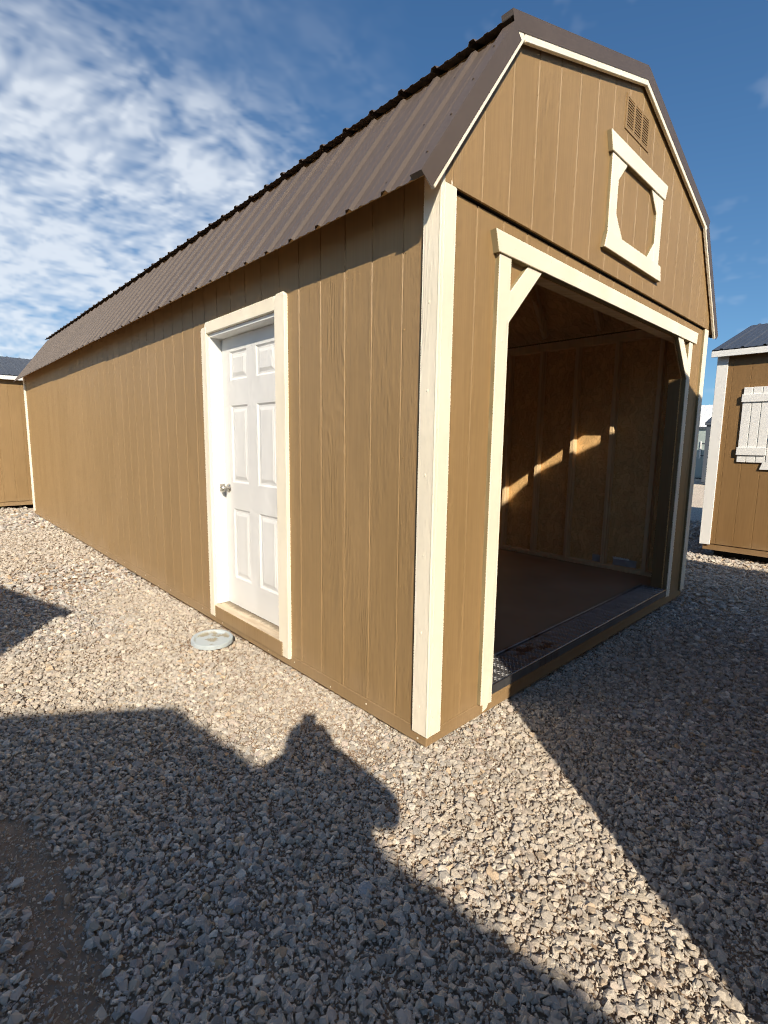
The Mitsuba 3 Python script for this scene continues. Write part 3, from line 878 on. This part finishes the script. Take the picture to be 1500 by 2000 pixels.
for a, b, z0, z1 in ((-0.175, -0.110, 1.23, 2.17), (-0.985, -0.92, 1.23, 2.17), (-0.9195, -0.1755, 1.23, 1.29), (-0.9195, -0.1755, 2.11, 2.17), (-0.9195, -0.1755, 1.68, 1.72)):
    add(wf + '__frame', PD(left(cbox(yd(a), yd(b), 0.0101, 0.026, z0, z1, 0.002))), 'white_paint')
sh2 = add(D + '__shutter', PD(left(cbox(yd(-1.30), yd(-0.995), 0.0006, 0.024, 1.22, 2.172, 0.003))), 'white_paint')

# far left: brown shed with grey roof, its long wall towards us
shed('grey_roofed_shed', 'brown shed with grey metal roof and white eave trim at the far left', (5.0, 11.1), (0, 1), 3.66, 9.0, 2.60, 'gable',
     'siding_far', 'white_paint', 'charcoal_metal', base=0.03, board=(2.2, 8.0, 0.03), pitch=0.30)
# far between: sage shed with a pale roof, and a slate shed before it
F_, PF, _ = shed('sage_shed', 'pale sage green shed with white metal roof far off between two brown sheds', (25.9, 1.2), (1, 0), 3.66, 8.6, 2.42, 'gambrel',
                 'sage_paint', 'slate_paint', 'white_metal', base=-0.06, over=0.10)
add(F_ + '__door_frame', PF(left(cbox(3.0, 4.20, 0.0006, 0.02, 0.12, 2.15, 0.003))), 'slate_paint')
dd = add(F_ + '__door', PF(left(cbox(3.06, 4.14, 0.0206, 0.03, 0.14, 2.08, 0.003))), 'sage_paint')
add(dd + '__latch_bar', PF(left(cbox(4.54, 4.60, 0.0206, 0.05, 0.95, 1.75, 0.004))), 'white_paint')
for z in (1.05, 1.62):
    add(dd + '__hinge', PF(left(cbox(4.10, 4.62, 0.0006, 0.02, z, z + 0.05, 0.002))), 'slate_paint')
shed('slate_shed', 'dark slate shed corner showing just left of the white corner trim', (21.7, 0.2), (1, 0), 3.0, 4.32, 2.46, 'gable',
     'slate_paint', 'slate_paint', 'charcoal_metal', base=-0.08, over=0.10)
# the row behind the camera that throws the shadows across the yard
shed('facing_barn', 'tan gambrel shed across the aisle behind the camera, shading the right foreground', (3.06, -2.135), (-1, 0), 3.82, 8.5, 2.42, 'gambrel',
     'siding_paint', 'cream_paint', 'roof_metal', over=0.13)
a = math.radians(6.5)
c_, s_ = math.cos(a), math.sin(a)
shed('low_gable_shed', 'brown low gable shed beside the photographer, shading the left foreground', (-3.11 - 0.12 * c_, -2.27 - 0.12 * s_ - 0.07), (-c_, -s_), 3.6, 6.5, 2.40, 'gable',
     'siding_paint', 'cream_paint', 'charcoal_metal', pitch=0.39, over=0.12)
shed('small_side_shed', 'small grey shed left of the camera whose corner shades the gravel at the left edge', (-3.21 - 2.3 * 0.963, -0.21 - 2.3 * 0.270), (0.963, 0.270), 2.2, 3.0, 2.45, 'gable',
     'slate_paint', 'white_paint', 'charcoal_metal', pitch=0.30, over=0.10)

# ------------------------------------------------------------------ bucket lid by the door
prof = [(0, 0.004), (0.112, 0.004), (0.118, 0.010), (0.124, 0.018), (0.134, 0.020), (0.141, 0.017), (0.144, 0.010), (0.144, -0.010), (0.139, -0.012), (0, -0.012)]
lid = trimesh.creation.revolve(np.array(prof), sections=72)
v = np.array(lid.vertices)
ang = np.arctan2(v[:, 1], v[:, 0])
tab = (np.abs(((ang / (2 * np.pi) * 9) % 1) - 0.5) < 0.06) & (v[:, 2] < 0.012) & (np.hypot(v[:, 0], v[:, 1]) > 0.13)
v[tab, :2] *= 0.965
tl = 0.07
v = v @ np.array([[1, 0, 0], [0, math.cos(tl), math.sin(tl)], [0, -math.sin(tl), math.cos(tl)]]) + [-0.182, 1.885, 0.004]
add('bucket_lid', trimesh.Trimesh(v, lid.faces, process=False), 'lid_plastic', smooth=40, label='round grey plastic bucket lid lying on the gravel by the white door', category='lid')


# ------------------------------------------------------------------ the photographer, whose shadow falls on the gravel
def limb(joints, refine=0.018, rounds=8):
    """One smooth body from chains of (point, radius): bones are hulls of two spheres."""
    ms = []
    for chain in joints:
        for (p, r), (q, t) in zip(chain[:-1], chain[1:]):
            a_ = m3.Manifold.sphere(r, 16).translate(list(p))
            b_ = m3.Manifold.sphere(t, 16).translate(list(q))
            ms.append(m3.Manifold.batch_hull([a_, b_]))
    m = m3.Manifold.batch_boolean(ms, m3.OpType.Add).refine_to_length(refine).to_mesh()
    t = trimesh.Trimesh(np.array(m.vert_properties[:, :3]), np.array(m.tri_verts))
    t.merge_vertices()
    trimesh.smoothing.filter_taubin(t, iterations=rounds)
    return t


PO = np.array([-1.955, -1.835, -0.02])
pf, ps = np.array([0.62, 0.785, 0]), np.array([0.785, -0.62, 0])
J = lambda f, s, z: PO + pf * f + ps * s + np.array([0, 0, z])
Pn = thing('person', 'person in dark coat behind the camera with raised phone, casting the shadow on the gravel', 'person')
legs = [[(J(0, 0.09 * s, 0.90), 0.095), (J(0.02, 0.11 * s, 0.49), 0.060), (J(-0.01, 0.12 * s, 0.10), 0.042)] for s in (-1, 1)]
legs.append([(J(0, -0.08, 0.92), 0.10), (J(0, 0.08, 0.92), 0.10)])
add(Pn + '__trousers', limb(legs), 'denim', smooth=True)
torso = [[(J(0, 0.09 * s, 0.80), 0.125), (J(0.0, 0.135 * s, 1.20), 0.130)] for s in (-1, 1)]
torso += [[(J(0, -0.08, z), 0.115), (J(0, 0.08, z), 0.115)] for z in (0.80, 1.02, 1.23)]
torso += [[(J(0, -0.145, 1.355), 0.078), (J(0, 0.145, 1.355), 0.078)], [(J(0, -0.07, 1.28), 0.115), (J(0, 0.0, 1.42), 0.075)], [(J(0, 0.07, 1.28), 0.115), (J(0, 0.0, 1.42), 0.075)]]
HANDS = ((1, (0.13, 0.305, 1.255), (0.330, 0.100, 1.345)), (-1, (0.15, -0.255, 1.21), (0.330, -0.070, 1.335)))
for s, el_, wr in HANDS:
    torso.append([(J(0, 0.165 * s, 1.365), 0.075), (J(*el_), 0.066), (J(*wr), 0.042)])
    torso.append([(J(0.0, 0.10 * s, 1.40), 0.075), (J(0.14, 0.19 * s, 1.32), 0.080), (J(*wr), 0.042)])
add(Pn + '__coat', limb(torso), 'jacket', smooth=True)
skin = [[(J(0.01, 0, 1.38), 0.058), (J(0.02, 0, 1.50), 0.055)], [(J(0.015, 0, 1.575), 0.084), (J(0.045, 0, 1.50), 0.056)], [(J(0.080, 0, 1.548), 0.014), (J(0.104, 0, 1.522), 0.013)],
        [(J(0.085, 0, 1.480), 0.016), (J(0.088, 0, 1.472), 0.014)],
        [(J(0.01, -0.082, 1.545), 0.018), (J(0.0, -0.084, 1.565), 0.014)], [(J(0.01, 0.082, 1.545), 0.018), (J(0.0, 0.084, 1.565), 0.014)]]
for s, _, wr in HANDS:
    b_ = np.array(wr)
    palm = b_ + [0.03, -0.022 * s, 0.055]
    skin.append([(J(*b_), 0.028), (J(*palm), 0.030)])
    for i in range(4):
        k = palm + [0.02, -0.004 * s, -0.02 + 0.019 * i]
        e = k + [0.022, -0.014 * s, 0.006]
        skin.append([(J(*palm), 0.012), (J(*k), 0.0095), (J(*e), 0.008), (J(*(e + [-0.004, -0.020 * s, 0.001])), 0.007)])
    skin.append([(J(*palm), 0.014), (J(*(palm + [-0.014, -0.016 * s, 0.018])), 0.010), (J(*(palm + [-0.012, -0.030 * s, 0.032])), 0.008)])
add(Pn + '__skin', limb(skin, 0.006, 6), 'skin', smooth=True)
add(Pn + '__hair', limb([[(J(-0.015, 0, 1.600), 0.096), (J(-0.035, 0, 1.51), 0.088), (J(-0.03, 0, 1.44), 0.080)]]), 'hair', smooth=True)
for s in (-1, 1):
    add(Pn + '__boot', limb([[(J(-0.03, 0.12 * s, 0.055), 0.048), (J(0.16, 0.13 * s, 0.040), 0.036)], [(J(-0.01, 0.12 * s, 0.06), 0.05), (J(-0.01, 0.12 * s, 0.14), 0.05)]]), 'boot', smooth=True)
ph = cbox(-0.0045, 0.0045, -0.037, 0.037, -0.078, 0.078, 0.003)
cam = EYE - np.array([0.684, 0.724, 0]) * 0.022
ph = trimesh.Trimesh(np.array(ph.vertices) @ np.stack([FWD, RIGHT, UP]) + EYE - FWD * 0.020 - RIGHT * 0.0 - UP * 0.052, ph.faces, process=False)
add('phone', ph, 'phone_black', label='black phone held up in both hands by the person taking the photograph', category='phone')
